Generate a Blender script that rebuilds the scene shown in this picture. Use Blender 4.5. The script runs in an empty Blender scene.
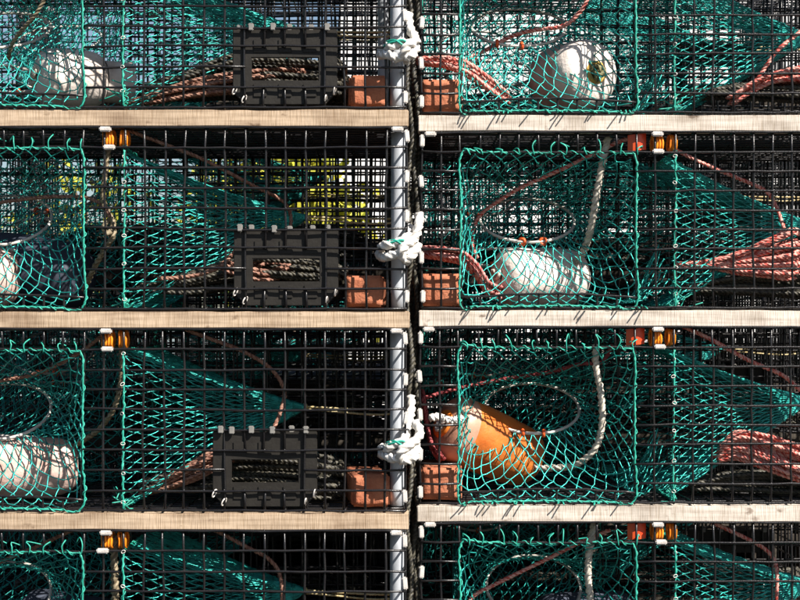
import bpy, math, random
import numpy as np
from mathutils import Vector, Matrix, noise as mnoise

# ------------------------------------------------------------------ camera, light, exposure
scn = bpy.context.scene
COL = scn.collection
K = 1.891e-3            # metres per photo pixel on the front plane (y = 0)
DC = 3.0                # camera distance from the front plane
ZC = 0.768              # camera height
HZ = 325.0              # pixel row of the horizon
cam_d = bpy.data.cameras.new('camera')
cam = bpy.data.objects.new('camera', cam_d)
COL.objects.link(cam)
cam.location = (0.0, -DC, ZC)
cam.rotation_euler = (math.pi / 2, 0, 0)
cam_d.sensor_width = 36.0
cam_d.lens = 36.0 * DC / (800 * K)
cam_d.shift_y = (HZ - 300.0) / 800.0
cam_d.clip_start = 0.05
cam_d.clip_end = 4000
scn.camera = cam

# sun travels left, into the stack and down
SUN = Vector((-0.74, 0.66, -1.0)).normalized()
world = bpy.data.worlds.new('World')
scn.world = world
world.use_nodes = True
wn = world.node_tree.nodes
wl = world.node_tree.links
bg = wn['Background']
sky = wn.new('ShaderNodeTexSky')
sky.sky_type = 'NISHITA'
sky.sun_disc = False
sky.sun_elevation = math.asin(-SUN.z)
sky.sun_rotation = math.atan2(-SUN.x, -SUN.y)
wl.new(sky.outputs['Color'], bg.inputs['Color'])
bg.inputs['Strength'].default_value = 0.05
sun_d = bpy.data.lights.new('sun', 'SUN')
sun_d.energy = 5.0
sun_d.angle = math.radians(0.5)
sun_d.color = (1.0, 0.94, 0.86)
sun = bpy.data.objects.new('sun', sun_d)
COL.objects.link(sun)
sun.location = (3, -4, 6)
sun.rotation_euler = SUN.to_track_quat('-Z', 'Y').to_euler()
vs = scn.view_settings
vs.view_transform = 'Standard'
vs.look = 'None'
vs.exposure = 1.15
vs.gamma = 1.0
vs.use_curve_mapping = False
scn.cycles.use_denoising = True
scn.cycles.max_bounces = 6
scn.cycles.diffuse_bounces = 3
scn.cycles.glossy_bounces = 3
scn.cycles.transmission_bounces = 4
scn.cycles.caustics_reflective = False
scn.cycles.caustics_refractive = False

rng = np.random.default_rng(7)
random.seed(7)


def W(px, py, d):
    """photo pixel at depth d -> world point"""
    s = K * (DC + d) / DC
    return np.array(((px - 400.0) * s, d, ZC + (HZ - py) * s))


# ------------------------------------------------------------------ materials
MATS = {}


def mat(name, col, rough=0.6, spec=0.4, metal=0.0, col2=None, nscale=20.0, detail=4.0, bump=0.0, bscale=None,
        stretch=(1, 1, 1), lo=0.35, hi=0.65, trans=0.0, sheen=0.0, coord='Object'):
    m = bpy.data.materials.new(name)
    m.use_nodes = True
    nt = m.node_tree
    b = nt.nodes['Principled BSDF']
    b.inputs['Roughness'].default_value = rough
    b.inputs['Specular IOR Level'].default_value = spec
    b.inputs['Metallic'].default_value = metal
    b.inputs['Base Color'].default_value = (*col, 1)
    if trans:
        b.inputs['Transmission Weight'].default_value = trans
    tc = nt.nodes.new('ShaderNodeTexCoord')
    mp = nt.nodes.new('ShaderNodeMapping')
    mp.inputs['Scale'].default_value = stretch
    nt.links.new(tc.outputs[coord], mp.inputs['Vector'])
    if col2 is not None:
        n = nt.nodes.new('ShaderNodeTexNoise')
        n.inputs['Scale'].default_value = nscale
        n.inputs['Detail'].default_value = detail
        nt.links.new(mp.outputs['Vector'], n.inputs['Vector'])
        r = nt.nodes.new('ShaderNodeValToRGB')
        r.color_ramp.elements[0].position = lo
        r.color_ramp.elements[0].color = (*col, 1)
        r.color_ramp.elements[1].position = hi
        r.color_ramp.elements[1].color = (*col2, 1)
        nt.links.new(n.outputs['Fac'], r.inputs['Fac'])
        nt.links.new(r.outputs['Color'], b.inputs['Base Color'])
    if bump:
        n2 = nt.nodes.new('ShaderNodeTexNoise')
        n2.inputs['Scale'].default_value = bscale or nscale * 3
        n2.inputs['Detail'].default_value = 5
        nt.links.new(mp.outputs['Vector'], n2.inputs['Vector'])
        bp = nt.nodes.new('ShaderNodeBump')
        bp.inputs['Strength'].default_value = bump
        bp.inputs['Distance'].default_value = 0.004
        nt.links.new(n2.outputs['Fac'], bp.inputs['Height'])
        nt.links.new(bp.outputs['Normal'], b.inputs['Normal'])
    MATS[name] = m
    return m


def wood(name, pale, dark, stain):
    """sawn oak: grain along x, fine upright saw marks, a few grey stains"""
    m = bpy.data.materials.new(name)
    m.use_nodes = True
    nt = m.node_tree
    L = nt.links.new
    b = nt.nodes['Principled BSDF']
    b.inputs['Roughness'].default_value = 0.85
    b.inputs['Specular IOR Level'].default_value = 0.15
    tc = nt.nodes.new('ShaderNodeTexCoord')
    oi = nt.nodes.new('ShaderNodeObjectInfo')
    sh = nt.nodes.new('ShaderNodeVectorMath')
    sh.operation = 'MULTIPLY_ADD'
    L(oi.outputs['Random'], sh.inputs[0])
    sh.inputs[1].default_value = (7, 5, 9)
    L(tc.outputs['Object'], sh.inputs[2])

    def nz(scale, st, det=4):
        mp = nt.nodes.new('ShaderNodeMapping')
        mp.inputs['Scale'].default_value = st
        L(sh.outputs['Vector'], mp.inputs['Vector'])
        n = nt.nodes.new('ShaderNodeTexNoise')
        n.inputs['Scale'].default_value = scale
        n.inputs['Detail'].default_value = det
        L(mp.outputs['Vector'], n.inputs['Vector'])
        return n
    grain = nz(90, (0.10, 1, 1.6), 8)
    saw = nz(520, (1, 0.12, 0.05), 3)
    blot = nz(9, (1, 1, 2), 5)

    def ramp(src, p0, c0, p1, c1):
        r = nt.nodes.new('ShaderNodeValToRGB')
        r.color_ramp.elements[0].position = p0
        r.color_ramp.elements[0].color = (*c0, 1)
        r.color_ramp.elements[1].position = p1
        r.color_ramp.elements[1].color = (*c1, 1)
        L(src, r.inputs['Fac'])
        return r

    def mix(kind, fac, a, bb):
        x = nt.nodes.new('ShaderNodeMixRGB')
        x.blend_type = kind
        x.inputs[0].default_value = fac
        L(a, x.inputs[1])
        L(bb, x.inputs[2])
        return x
    g = ramp(grain.outputs['Fac'], 0.33, dark, 0.62, pale)
    s = ramp(saw.outputs['Fac'], 0.3, (0.62, 0.57, 0.5), 0.55, (1, 1, 1))
    st = ramp(blot.outputs['Fac'], 0.32, stain, 0.5, (1, 1, 1))
    fl_ = nz(34, (0.8, 1, 1.4), 8)
    fk = ramp(fl_.outputs['Fac'], 0.27, (0.30, 0.24, 0.2), 0.36, (1, 1, 1))
    a = mix('MULTIPLY', 0.8, g.outputs[0], s.outputs[0])
    a = mix('MULTIPLY', 0.8, a.outputs[0], fk.outputs[0])
    c = mix('MULTIPLY', 0.75, a.outputs[0], st.outputs[0])
    L(c.outputs[0], b.inputs['Base Color'])
    bp = nt.nodes.new('ShaderNodeBump')
    bp.inputs['Strength'].default_value = 0.5
    bp.inputs['Distance'].default_value = 0.002
    L(saw.outputs['Fac'], bp.inputs['Height'])
    L(bp.outputs['Normal'], b.inputs['Normal'])
    MATS[name] = m


def rope_mat(name, c1, c2, rough=0.65, stripes=1.0, lo=0.42, hi=0.55):
    """laid rope: UV u runs round with the lay, v along; flecks of a second yarn"""
    m = bpy.data.materials.new(name)
    m.use_nodes = True
    nt = m.node_tree
    L = nt.links.new
    b = nt.nodes['Principled BSDF']
    b.inputs['Roughness'].default_value = rough
    b.inputs['Specular IOR Level'].default_value = 0.35
    tc = nt.nodes.new('ShaderNodeTexCoord')
    mp = nt.nodes.new('ShaderNodeMapping')
    mp.inputs['Scale'].default_value = (3.0, 55.0, 1)
    L(tc.outputs['UV'], mp.inputs['Vector'])
    n = nt.nodes.new('ShaderNodeTexNoise')
    n.inputs['Scale'].default_value = 1.6
    n.inputs['Detail'].default_value = 3
    L(mp.outputs['Vector'], n.inputs['Vector'])
    r = nt.nodes.new('ShaderNodeValToRGB')
    r.color_ramp.elements[0].position = lo
    r.color_ramp.elements[0].color = (*c1, 1)
    r.color_ramp.elements[1].position = hi
    r.color_ramp.elements[1].color = (*c2, 1)
    L(n.outputs['Fac'], r.inputs['Fac'])
    L(r.outputs['Color'], b.inputs['Base Color'])
    n2 = nt.nodes.new('ShaderNodeTexNoise')
    n2.inputs['Scale'].default_value = 900
    L(tc.outputs['Object'], n2.inputs['Vector'])
    bp = nt.nodes.new('ShaderNodeBump')
    bp.inputs['Strength'].default_value = 0.35
    bp.inputs['Distance'].default_value = 0.001
    L(n2.outputs['Fac'], bp.inputs['Height'])
    L(bp.outputs['Normal'], b.inputs['Normal'])
    MATS[name] = m


mat('wire', (0.006, 0.0055, 0.007), rough=0.30, spec=0.42, col2=(0.013, 0.012, 0.012), nscale=35, bump=0.15, bscale=300)
mat('net', (0.010, 0.20, 0.18), rough=0.38, spec=0.7, metal=0.45, col2=(0.035, 0.52, 0.46), nscale=45, bump=0.2, bscale=900)
mat('lace', (0.012, 0.25, 0.18), rough=0.45, spec=0.45, col2=(0.03, 0.36, 0.27), nscale=60, bump=0.25, bscale=800)
wood('oak', (0.50, 0.385, 0.275), (0.35, 0.26, 0.18), (0.58, 0.53, 0.50))
wood('oak_dark', (0.07, 0.06, 0.05), (0.045, 0.038, 0.03), (0.6, 0.6, 0.6))  # oak with deep shade put into its colour, for rear runners and pallets
wood('oak_bleached', (0.64, 0.58, 0.51), (0.47, 0.41, 0.35), (0.62, 0.59, 0.56))
mat('vent_plastic', (0.014, 0.012, 0.010), rough=0.55, spec=0.25, col2=(0.020, 0.018, 0.015), nscale=25, bump=0.15, bscale=120)
mat('brick', (0.30, 0.095, 0.05), rough=0.95, spec=0.1, col2=(0.44, 0.17, 0.095), nscale=26, detail=9, bump=0.7, bscale=150)
mat('foam_white', (0.40, 0.31, 0.26), rough=0.55, spec=0.3, col2=(0.70, 0.62, 0.56), nscale=19, detail=11, bump=0.4, bscale=130, lo=0.30, hi=0.50)
mat('foam_blush', (0.42, 0.23, 0.18), rough=0.55, spec=0.3, col2=(0.62, 0.45, 0.39), nscale=17, detail=11, bump=0.4, bscale=120, lo=0.3, hi=0.55)
mat('foam_salmon', (0.42, 0.18, 0.11), rough=0.42, spec=0.4, col2=(0.56, 0.31, 0.22), nscale=14, detail=8, bump=0.2, bscale=90)
mat('foam_orange', (0.42, 0.095, 0.015), rough=0.33, spec=0.5, col2=(0.64, 0.19, 0.035), nscale=15, detail=11, bump=0.35, bscale=120)
mat('rim_orange', (0.85, 0.16, 0.01), rough=0.4, spec=0.4, col2=(0.75, 0.22, 0.03), nscale=30)
mat('foam_slate', (0.035, 0.045, 0.065), rough=0.6, spec=0.3, col2=(0.06, 0.07, 0.095), nscale=12, detail=7, bump=0.2, bscale=80)  # slate blue foam; also holds the deep shade painted on the lowest buoys
mat('clip_metal', (0.70, 0.66, 0.62), rough=0.45, spec=0.5, metal=0.25, col2=(0.52, 0.48, 0.44), nscale=80, bump=0.2, bscale=300)
mat('pipe_white', (0.24, 0.26, 0.28), rough=0.38, spec=0.5, col2=(0.42, 0.44, 0.47), nscale=30, detail=10, bump=0.15, lo=0.28, hi=0.5, stretch=(1, 1, 0.35))
mat('tag_red', (0.75, 0.05, 0.012), rough=0.35, spec=0.5, col2=(0.65, 0.09, 0.02), nscale=40)
mat('tag_amber', (0.85, 0.27, 0.015), rough=0.3, spec=0.5, col2=(0.75, 0.18, 0.01), nscale=60)
mat('cord', (0.38, 0.28, 0.12), rough=0.7, spec=0.3, col2=(0.55, 0.47, 0.28), nscale=120)
mat('hoop', (0.62, 0.59, 0.54), rough=0.4, spec=0.5, col2=(0.42, 0.39, 0.34), nscale=30)
mat('ring_clip', (0.75, 0.12, 0.02), rough=0.45, spec=0.4, col2=(0.6, 0.08, 0.02), nscale=90)
mat('lashing', (0.05, 0.045, 0.035), rough=0.85, spec=0.2, col2=(0.12, 0.10, 0.06), nscale=70, bump=0.3)
rope_mat('rope_pink', (0.44, 0.055, 0.04), (0.68, 0.36, 0.30))
rope_mat('rope_rust', (0.15, 0.06, 0.04), (0.31, 0.17, 0.12))  # brown yarns, darkened to carry the shade they lie in
rope_mat('rope_wine', (0.16, 0.015, 0.02), (0.32, 0.07, 0.07))
rope_mat('rope_black', (0.018, 0.017, 0.015), (0.075, 0.068, 0.05), rough=0.5)
rope_mat('rope_tan', (0.42, 0.38, 0.31), (0.62, 0.57, 0.48), rough=0.8)
rope_mat('rope_white', (0.62, 0.58, 0.52), (0.80, 0.77, 0.73), rough=0.9)
rope_mat('rope_crimson', (0.30, 0.03, 0.025), (0.55, 0.28, 0.25))
rope_mat('rope_olive2', (0.13, 0.10, 0.06), (0.28, 0.23, 0.15))
rope_mat('rope_olive', (0.05, 0.05, 0.02), (0.20, 0.19, 0.09))
mat('rim_yellow', (0.50, 0.30, 0.05), rough=0.7, col2=(0.30, 0.24, 0.08), nscale=60)
mat('clip_grey', (0.16, 0.155, 0.145), rough=0.5, spec=0.4, col2=(0.24, 0.23, 0.21), nscale=60)
mat('ground', (0.035, 0.034, 0.032), rough=0.95, spec=0.15, col2=(0.075, 0.07, 0.065), nscale=18, detail=9, bump=0.5, bscale=70)
mat('water', (0.015, 0.05, 0.10), rough=0.12, spec=0.5, col2=(0.02, 0.07, 0.13), nscale=0.6, bump=0.5, bscale=2.5)
mat('clapboard', (0.70, 0.69, 0.67), rough=0.7, spec=0.2, col2=(0.80, 0.79, 0.78), nscale=6, detail=6, bump=0.1)
mat('leaf', (0.22, 0.24, 0.02), rough=0.6, spec=0.3, col2=(0.42, 0.38, 0.03), nscale=7, detail=2)
mat('bark', (0.09, 0.065, 0.045), rough=0.9, spec=0.1, col2=(0.16, 0.12, 0.09), nscale=30, bump=0.5)


# ------------------------------------------------------------------ mesh helpers
class MB:
    def __init__(self):
        self.v, self.q, self.t, self.uvq, self.n = [], [], [], [], 0

    def add(self, verts, quads=None, tris=None, uvq=None):
        verts = np.asarray(verts, float).reshape(-1, 3)
        if quads is not None and len(quads):
            quads = np.asarray(quads, int).reshape(-1, 4)
            self.q.append(quads + self.n)
            self.uvq.append(np.zeros((len(quads), 4, 2)) if uvq is None else uvq)
        if tris is not None and len(tris):
            self.t.append(np.asarray(tris, int).reshape(-1, 3) + self.n)
        self.v.append(verts)
        self.n += len(verts)

    def segs(self, A, B, r, n=4):
        """many short straight tubes at once"""
        A = np.asarray(A, float).reshape(-1, 3)
        B = np.asarray(B, float).reshape(-1, 3)
        m = len(A)
        d = B - A
        d /= np.maximum(np.linalg.norm(d, axis=1, keepdims=True), 1e-9)
        ref = np.where(np.abs(d[:, 2:3]) > 0.9, np.array([[1.0, 0, 0]]), np.array([[0, 0, 1.0]]))
        u = np.cross(d, ref)
        u /= np.linalg.norm(u, axis=1, keepdims=True)
        w = np.cross(d, u)
        a = np.arange(n) * 2 * math.pi / n
        off = u[:, None, :] * np.cos(a)[None, :, None] + w[:, None, :] * np.sin(a)[None, :, None]
        r = np.broadcast_to(np.asarray(r, float), (m,))[:, None, None]
        V = np.stack([A[:, None, :] + off * r, B[:, None, :] + off * r], 1).reshape(-1, 3)
        j = np.arange(n)
        base = np.arange(m)[:, None] * 2 * n
        Q = np.stack([base + j, base + (j + 1) % n, base + n + (j + 1) % n, base + n + j], -1).reshape(-1, 4)
        self.add(V, Q)

    def blobs(self, P, r):
        """small octahedra: r is (m,3) or (3,)"""
        P = np.asarray(P, float).reshape(-1, 3)
        o = np.array([[1, 0, 0], [-1, 0, 0], [0, 1, 0], [0, -1, 0], [0, 0, 1], [0, 0, -1]], float)
        r = np.broadcast_to(np.asarray(r, float), P.shape)
        V = (P[:, None, :] + o[None] * r[:, None, :]).reshape(-1, 3)
        f = np.array([[0, 2, 4], [2, 1, 4], [1, 3, 4], [3, 0, 4], [2, 0, 5], [1, 2, 5], [3, 1, 5], [0, 3, 5]])
        T = (np.arange(len(P))[:, None, None] * 6 + f[None]).reshape(-1, 3)
        self.add(V, tris=T)

    def tube(self, P, r, n=8, closed=False, lobes=0, lay=0.035, depth=0.2, caps=True):
        P = np.asarray(P, float)
        m = len(P)
        if closed:
            T = np.roll(P, -1, 0) - np.roll(P, 1, 0)
        else:
            T = np.gradient(P, axis=0)
        T /= np.maximum(np.linalg.norm(T, axis=1, keepdims=True), 1e-9)
        U = np.zeros_like(P)
        t0 = T[0]
        ref = np.array([0, 0, 1.0]) if abs(t0[2]) < 0.9 else np.array([1.0, 0, 0])
        u = np.cross(ref, t0)
        u /= np.linalg.norm(u)
        for i in range(m):
            t = T[i]
            u = u - t * (u[0] * t[0] + u[1] * t[1] + u[2] * t[2])
            u = u / math.sqrt(u[0] ** 2 + u[1] ** 2 + u[2] ** 2 + 1e-18)
            U[i] = u
        B = np.cross(T, U)
        s = np.concatenate([[0], np.cumsum(np.linalg.norm(np.diff(P, axis=0), axis=1))])
        r = np.broadcast_to(np.asarray(r, float), (m,))
        a = np.arange(n) * 2 * math.pi / n
        if lobes:
            rad = 1 - depth * 0.5 + depth * 0.5 * np.cos(lobes * a)
            A = a[None, :] + (2 * math.pi * s / lay)[:, None]
        else:
            rad = np.ones(n)
            A = np.broadcast_to(a[None, :], (m, n))
        R = r[:, None] * rad[None, :]
        V = P[:, None, :] + (U[:, None, :] * np.cos(A)[..., None] + B[:, None, :] * np.sin(A)[..., None]) * R[..., None]
        rows = m if closed else m - 1
        i = np.arange(rows)[:, None]
        j = np.arange(n)[None, :]
        i2 = (i + 1) % m
        Q = np.stack([i * n + j, i * n + (j + 1) % n, i2 * n + (j + 1) % n, i2 * n + j], -1).reshape(-1, 4)
        uj = np.broadcast_to(j / n, (rows, n))
        vi = np.broadcast_to(s[:rows, None], (rows, n))
        vn = np.broadcast_to((s[1:] if not closed else np.append(s[1:], s[-1] + 0.01))[:rows, None], (rows, n))
        uv = np.stack([np.stack([uj, vi], -1), np.stack([uj + 1 / n, vi], -1),
                       np.stack([uj + 1 / n, vn], -1), np.stack([uj, vn], -1)], 2).reshape(-1, 4, 2)
        tris = None
        V = V.reshape(-1, 3)
        if caps and not closed:
            V = np.vstack([V, P[0] - T[0] * r[0] * 0.4, P[-1] + T[-1] * r[-1] * 0.4])
            c0, c1 = m * n, m * n + 1
            jj = np.arange(n)
            tris = np.vstack([np.stack([np.full(n, c0), (jj + 1) % n, jj], -1),
                              np.stack([np.full(n, c1), (m - 1) * n + jj, (m - 1) * n + (jj + 1) % n], -1)])
        self.add(V, Q, tris, uv)

    def box(self, c, h, M=None):
        c = np.asarray(c, float)
        s = np.array([[-1, -1, -1], [1, -1, -1], [1, 1, -1], [-1, 1, -1], [-1, -1, 1], [1, -1, 1], [1, 1, 1], [-1, 1, 1]], float)
        V = s * np.asarray(h, float)
        if M is not None:
            V = V @ np.asarray(M).T
        self.add(V + c, [[3, 2, 1, 0], [4, 5, 6, 7], [0, 1, 5, 4], [1, 2, 6, 5], [2, 3, 7, 6], [3, 0, 4, 7]])

    def mesh(self, name, material, smooth=True):
        me = bpy.data.meshes.new(name)
        V = np.vstack(self.v)
        Q = np.vstack(self.q) if self.q else np.zeros((0, 4), int)
        T = np.vstack(self.t) if self.t else np.zeros((0, 3), int)
        nq, ntr = len(Q), len(T)
        me.vertices.add(len(V))
        me.vertices.foreach_set('co', V.astype(np.float32).ravel())
        me.loops.add(nq * 4 + ntr * 3)
        me.loops.foreach_set('vertex_index', np.concatenate([Q.ravel(), T.ravel()]).astype(np.int32))
        me.polygons.add(nq + ntr)
        ls = np.concatenate([np.arange(nq) * 4, nq * 4 + np.arange(ntr) * 3]).astype(np.int32)
        me.polygons.foreach_set('loop_start', ls)
        me.polygons.foreach_set('use_smooth', np.full(nq + ntr, smooth))
        if self.uvq:
            uvl = me.uv_layers.new(name='UVMap')
            uv = np.concatenate([np.vstack(self.uvq).reshape(-1, 2), np.zeros((ntr * 3, 2))])
            uvl.data.foreach_set('uv', uv.astype(np.float32).ravel())
        me.update(calc_edges=True)
        me.validate()
        me.materials.append(MATS[material])
        return me

    def build(self, name, material, parent=None, loc=None, smooth=True):
        return link(name, self.mesh(name, material, smooth), parent, loc)


def link(name, me, parent=None, loc=None):
    o = bpy.data.objects.new(name, me)
    COL.objects.link(o)
    if parent is not None:
        o.parent = parent
    if loc is not None:
        o.location = loc
    return o


def tag(o, label, cat, group=None):
    o['label'] = label
    o['category'] = cat
    if group:
        o['group'] = group
    return o


def empty(name, loc, label, cat, group=None):
    o = bpy.data.objects.new(name, None)
    o.empty_display_size = 0.05
    COL.objects.link(o)
    o.location = loc
    return tag(o, label, cat, group)


def spline(pts, step=0.004, closed=False):
    """Catmull-Rom through pts, resampled about every step metres"""
    P = np.asarray(pts, float)
    if closed:
        P = np.vstack([P[-1], P, P[0], P[1]])
    else:
        P = np.vstack([2 * P[0] - P[1], P, 2 * P[-1] - P[-2]])
    out = []
    for i in range(1, len(P) - 2):
        p0, p1, p2, p3 = P[i - 1:i + 3]
        k = max(2, int(np.linalg.norm(p2 - p1) / step))
        t = (np.arange(k) / k)[:, None]
        out.append(0.5 * (2 * p1 + (p2 - p0) * t + (2 * p0 - 5 * p1 + 4 * p2 - p3) * t ** 2 + (3 * p1 - p0 - 3 * p2 + p3) * t ** 3))
    if not closed:
        out.append(P[-2][None])
    return np.vstack(out)


def bevel_box_mesh(name, size, material, bev=0.002, wob=0.0, seed=0, cuts=0):
    """box with rounded edges, standing on z = 0, centred in x and y"""
    import bmesh
    bm = bmesh.new()
    bmesh.ops.create_cube(bm, size=1.0)
    for v in bm.verts:
        v.co = Vector((v.co.x * size[0], v.co.y * size[1], (v.co.z + 0.5) * size[2]))
    bmesh.ops.bevel(bm, geom=list(bm.edges), offset=bev, segments=2, affect='EDGES')
    if cuts:
        long = [e for e in bm.edges if e.calc_length() > 0.02]
        bmesh.ops.subdivide_edges(bm, edges=long, cuts=cuts, use_grid_fill=True)
    if wob:
        for v in bm.verts:
            v.co += mnoise.noise_vector(v.co * 40 + Vector((seed * 3.7, seed, 0))) * wob
    me = bpy.data.meshes.new(name)
    bm.to_mesh(me)
    bm.free()
    me.materials.append(MATS[material])
    for p in me.polygons:
        p.use_smooth = wob > 0
    return me


# ------------------------------------------------------------------ the setting
g = MB()
g.add([(-60, -60, 0), (60, -60, 0), (60, 11.5, 0), (-60, 11.5, 0)], [[0, 1, 2, 3]])
o = g.build('ground', 'ground', smooth=False)
o['kind'] = 'structure'
g = MB()
g.add([(-1500, 11.5, -1.2), (1500, 11.5, -1.2), (1500, 3000, -1.2), (-1500, 3000, -1.2)], [[0, 1, 2, 3]])
o = g.build('water', 'water', smooth=False)
o['kind'] = 'structure'

# ------------------------------------------------------------------ lobster traps
P_ = 0.0381
NX, NY, NZ = 27, 14, 9
LX, LY, LZ = NX * P_, NY * P_, NZ * P_
R_W = 0.0023
Z0 = 0.0365             # height of the floor mesh above the runners' underside
PITCH = 0.381


def grid_panel(nu, nv, to3, skip_u=None, skip_v=None, seed=0, edge_u=True, edge_v=True, wob=0.0007, lift=0.0030):
    """welded wire: wires along u at every v, along v at every u. to3(u, v, w) -> point.
    skip_u(i, j): drop the stretch from (i, j) to (i+1, j); skip_v likewise"""
    r = np.random.default_rng(seed)
    # rows of each wire wander a little
    ju = r.normal(0, wob, (nv + 1, nu + 1))
    jv = r.normal(0, wob, (nu + 1, nv + 1))
    jw = r.normal(0, wob * 0.8, (nv + 1, nu + 1))
    for j in range(nv + 1):
        ju[j] += r.normal(0, 0.0012) * np.sin(np.linspace(0, 1, nu + 1) * math.pi * r.integers(1, 4) + r.uniform(0, 3)) * (0 < j < nv)
    for i in range(nu + 1):
        jv[i] += r.normal(0, 0.0011) * np.sin(np.linspace(0, 1, nv + 1) * math.pi * r.integers(1, 3) + r.uniform(0, 3)) * (0 < i < nu)
    for _ in range(5):          # shallow dents
        ci, cj, a_ = r.uniform(2, nu - 2), r.uniform(2, nv - 2), r.normal(0, 0.004)
        jj, ii = np.mgrid[0:nv + 1, 0:nu + 1]
        jw += a_ * np.exp(-((ii - ci) ** 2 + (jj - cj) ** 2) / 4.0) * ((ii > 0) & (ii < nu) & (jj > 0) & (jj < nv))
    m = MB()
    for j in range(nv + 1):
        if not edge_u and j in (0, nv):
            continue
        run = []
        for i in range(nu + 1):
            run.append(to3(i * P_, j * P_ + ju[j, i], jw[j, i] - lift))
            if i == nu or (skip_u and skip_u(i, j)):
                if len(run) > 1:
                    m.tube(run, R_W, 8)
                run = []
    for i in range(nu + 1):
        if not edge_v and i in (0, nu):
            continue
        run = []
        for j in range(nv + 1):
            run.append(to3(i * P_ + jv[i, j], j * P_, jw[j, i]))
            if j == nv or (skip_v and skip_v(i, j)):
                if len(run) > 1:
                    m.tube(run, R_W, 8)
                run = []
    # the plastic coating swells where wires are welded
    N = [to3(i * P_, j * P_, jw[j, i] - lift * 0.5) for i in range(nu + 1) for j in range(nv + 1)
         if not ((skip_u and i < nu and i > 0 and skip_u(i, j) and skip_u(i - 1, j)))
         and not ((skip_v and 0 < j < nv and skip_v(i, j) and skip_v(i, j - 1)))
         and (edge_u or 0 < j < nv) and (edge_v or 0 < i < nu)]
    m.blobs(N, (0.0034, 0.0034, 0.0034))
    return m


OP = (2, 11, 8)          # entry opening: columns 2..11, up to row 8 (bottom row keeps stubs)


def front_mesh(vent=None, entry=True, seed=0):
    def su(i, j):
        if entry and OP[0] <= i < OP[1] and 1 <= j < OP[2]:
            return True
        if vent is not None and vent <= i < vent + 4 and j == 2:
            return True
        return False

    def sv(i, j):
        if entry and OP[0] < i < OP[1] and (0 <= j < OP[2]):
            return True
        if vent is not None and vent < i < vent + 4 and 1 <= j < 3:
            return True
        return False
    m = grid_panel(NX, NZ, lambda u, v, w: (u, w, v), su, sv, seed)
    if entry:
        # the sagging bottom wire of the entry with cut stubs below it
        xs = np.linspace(OP[0] * P_, OP[1] * P_, 19)
        sag = 0.021 + 0.006 * np.sin(np.linspace(0, 1, 19) * math.pi) + np.random.default_rng(seed + 5).normal(0, 0.0006, 19)
        m.tube(np.stack([xs, np.full(19, -0.003), sag], -1), R_W, 8)
        for i in range(OP[0] + 1, OP[1]):
            k = (i - OP[0]) * 2
            m.segs([(i * P_, 0, 0)], [(i * P_, 0, sag[k] + 0.001)], R_W, 8)
        for i in range(OP[0] + 1, OP[1]):        # stubs above the entry
            pass
    return m


PANELS = {}


def panels():
    fr = lambda u, v, w: (u, w, v)
    bk = lambda u, v, w: (u, LY - w, v)
    tp = lambda u, v, w: (u, v, LZ + w * 0.6 + 0.001)
    bt = lambda u, v, w: (u, v, w * 0.6 + 0.001)
    e0 = lambda u, v, w: (w * 0.5, u, v)
    e1 = lambda u, v, w: (LX + w * 0.5, u, v)

    def su(i, j):
        return 14 <= i < 23 and 1 <= j < 8

    def sv(i, j):
        return 14 < i < 23 and 1 <= j < 8
    PANELS['back_panel'] = grid_panel(NX, NZ, bk, lambda i, j: OP[0] <= i < OP[1] and 1 <= j < 8,
                                      lambda i, j: OP[0] < i < OP[1] and 1 <= j < 8, 3).mesh('back_panel', 'wire')
    PANELS['back_plain'] = grid_panel(NX, NZ, bk, None, None, 4).mesh('back_panel', 'wire')
    PANELS['top_panel'] = grid_panel(NX, NY, tp, None, None, 5, edge_u=False).mesh('top_panel', 'wire')
    PANELS['bottom_panel'] = grid_panel(NX, NY, bt, None, None, 6, edge_u=False).mesh('bottom_panel', 'wire')
    PANELS['end_panel_a'] = grid_panel(NY, NZ, e0, None, None, 7, edge_u=False, edge_v=False).mesh('end_panel', 'wire')
    PANELS['end_panel_b'] = grid_panel(NY, NZ, e1, None, None, 8, edge_u=False, edge_v=False).mesh('end_panel', 'wire')
    PANELS['front_plain'] = front_mesh(None, True, 9).mesh('front_panel', 'wire')
    PANELS['front_closed'] = front_mesh(None, False, 12).mesh('front_panel', 'wire')
    PANELS['front_vent19'] = front_mesh(19, True, 10).mesh('front_panel', 'wire')
    PANELS['front_vent18'] = front_mesh(18, True, 11).mesh('front_panel', 'wire')


panels()


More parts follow.
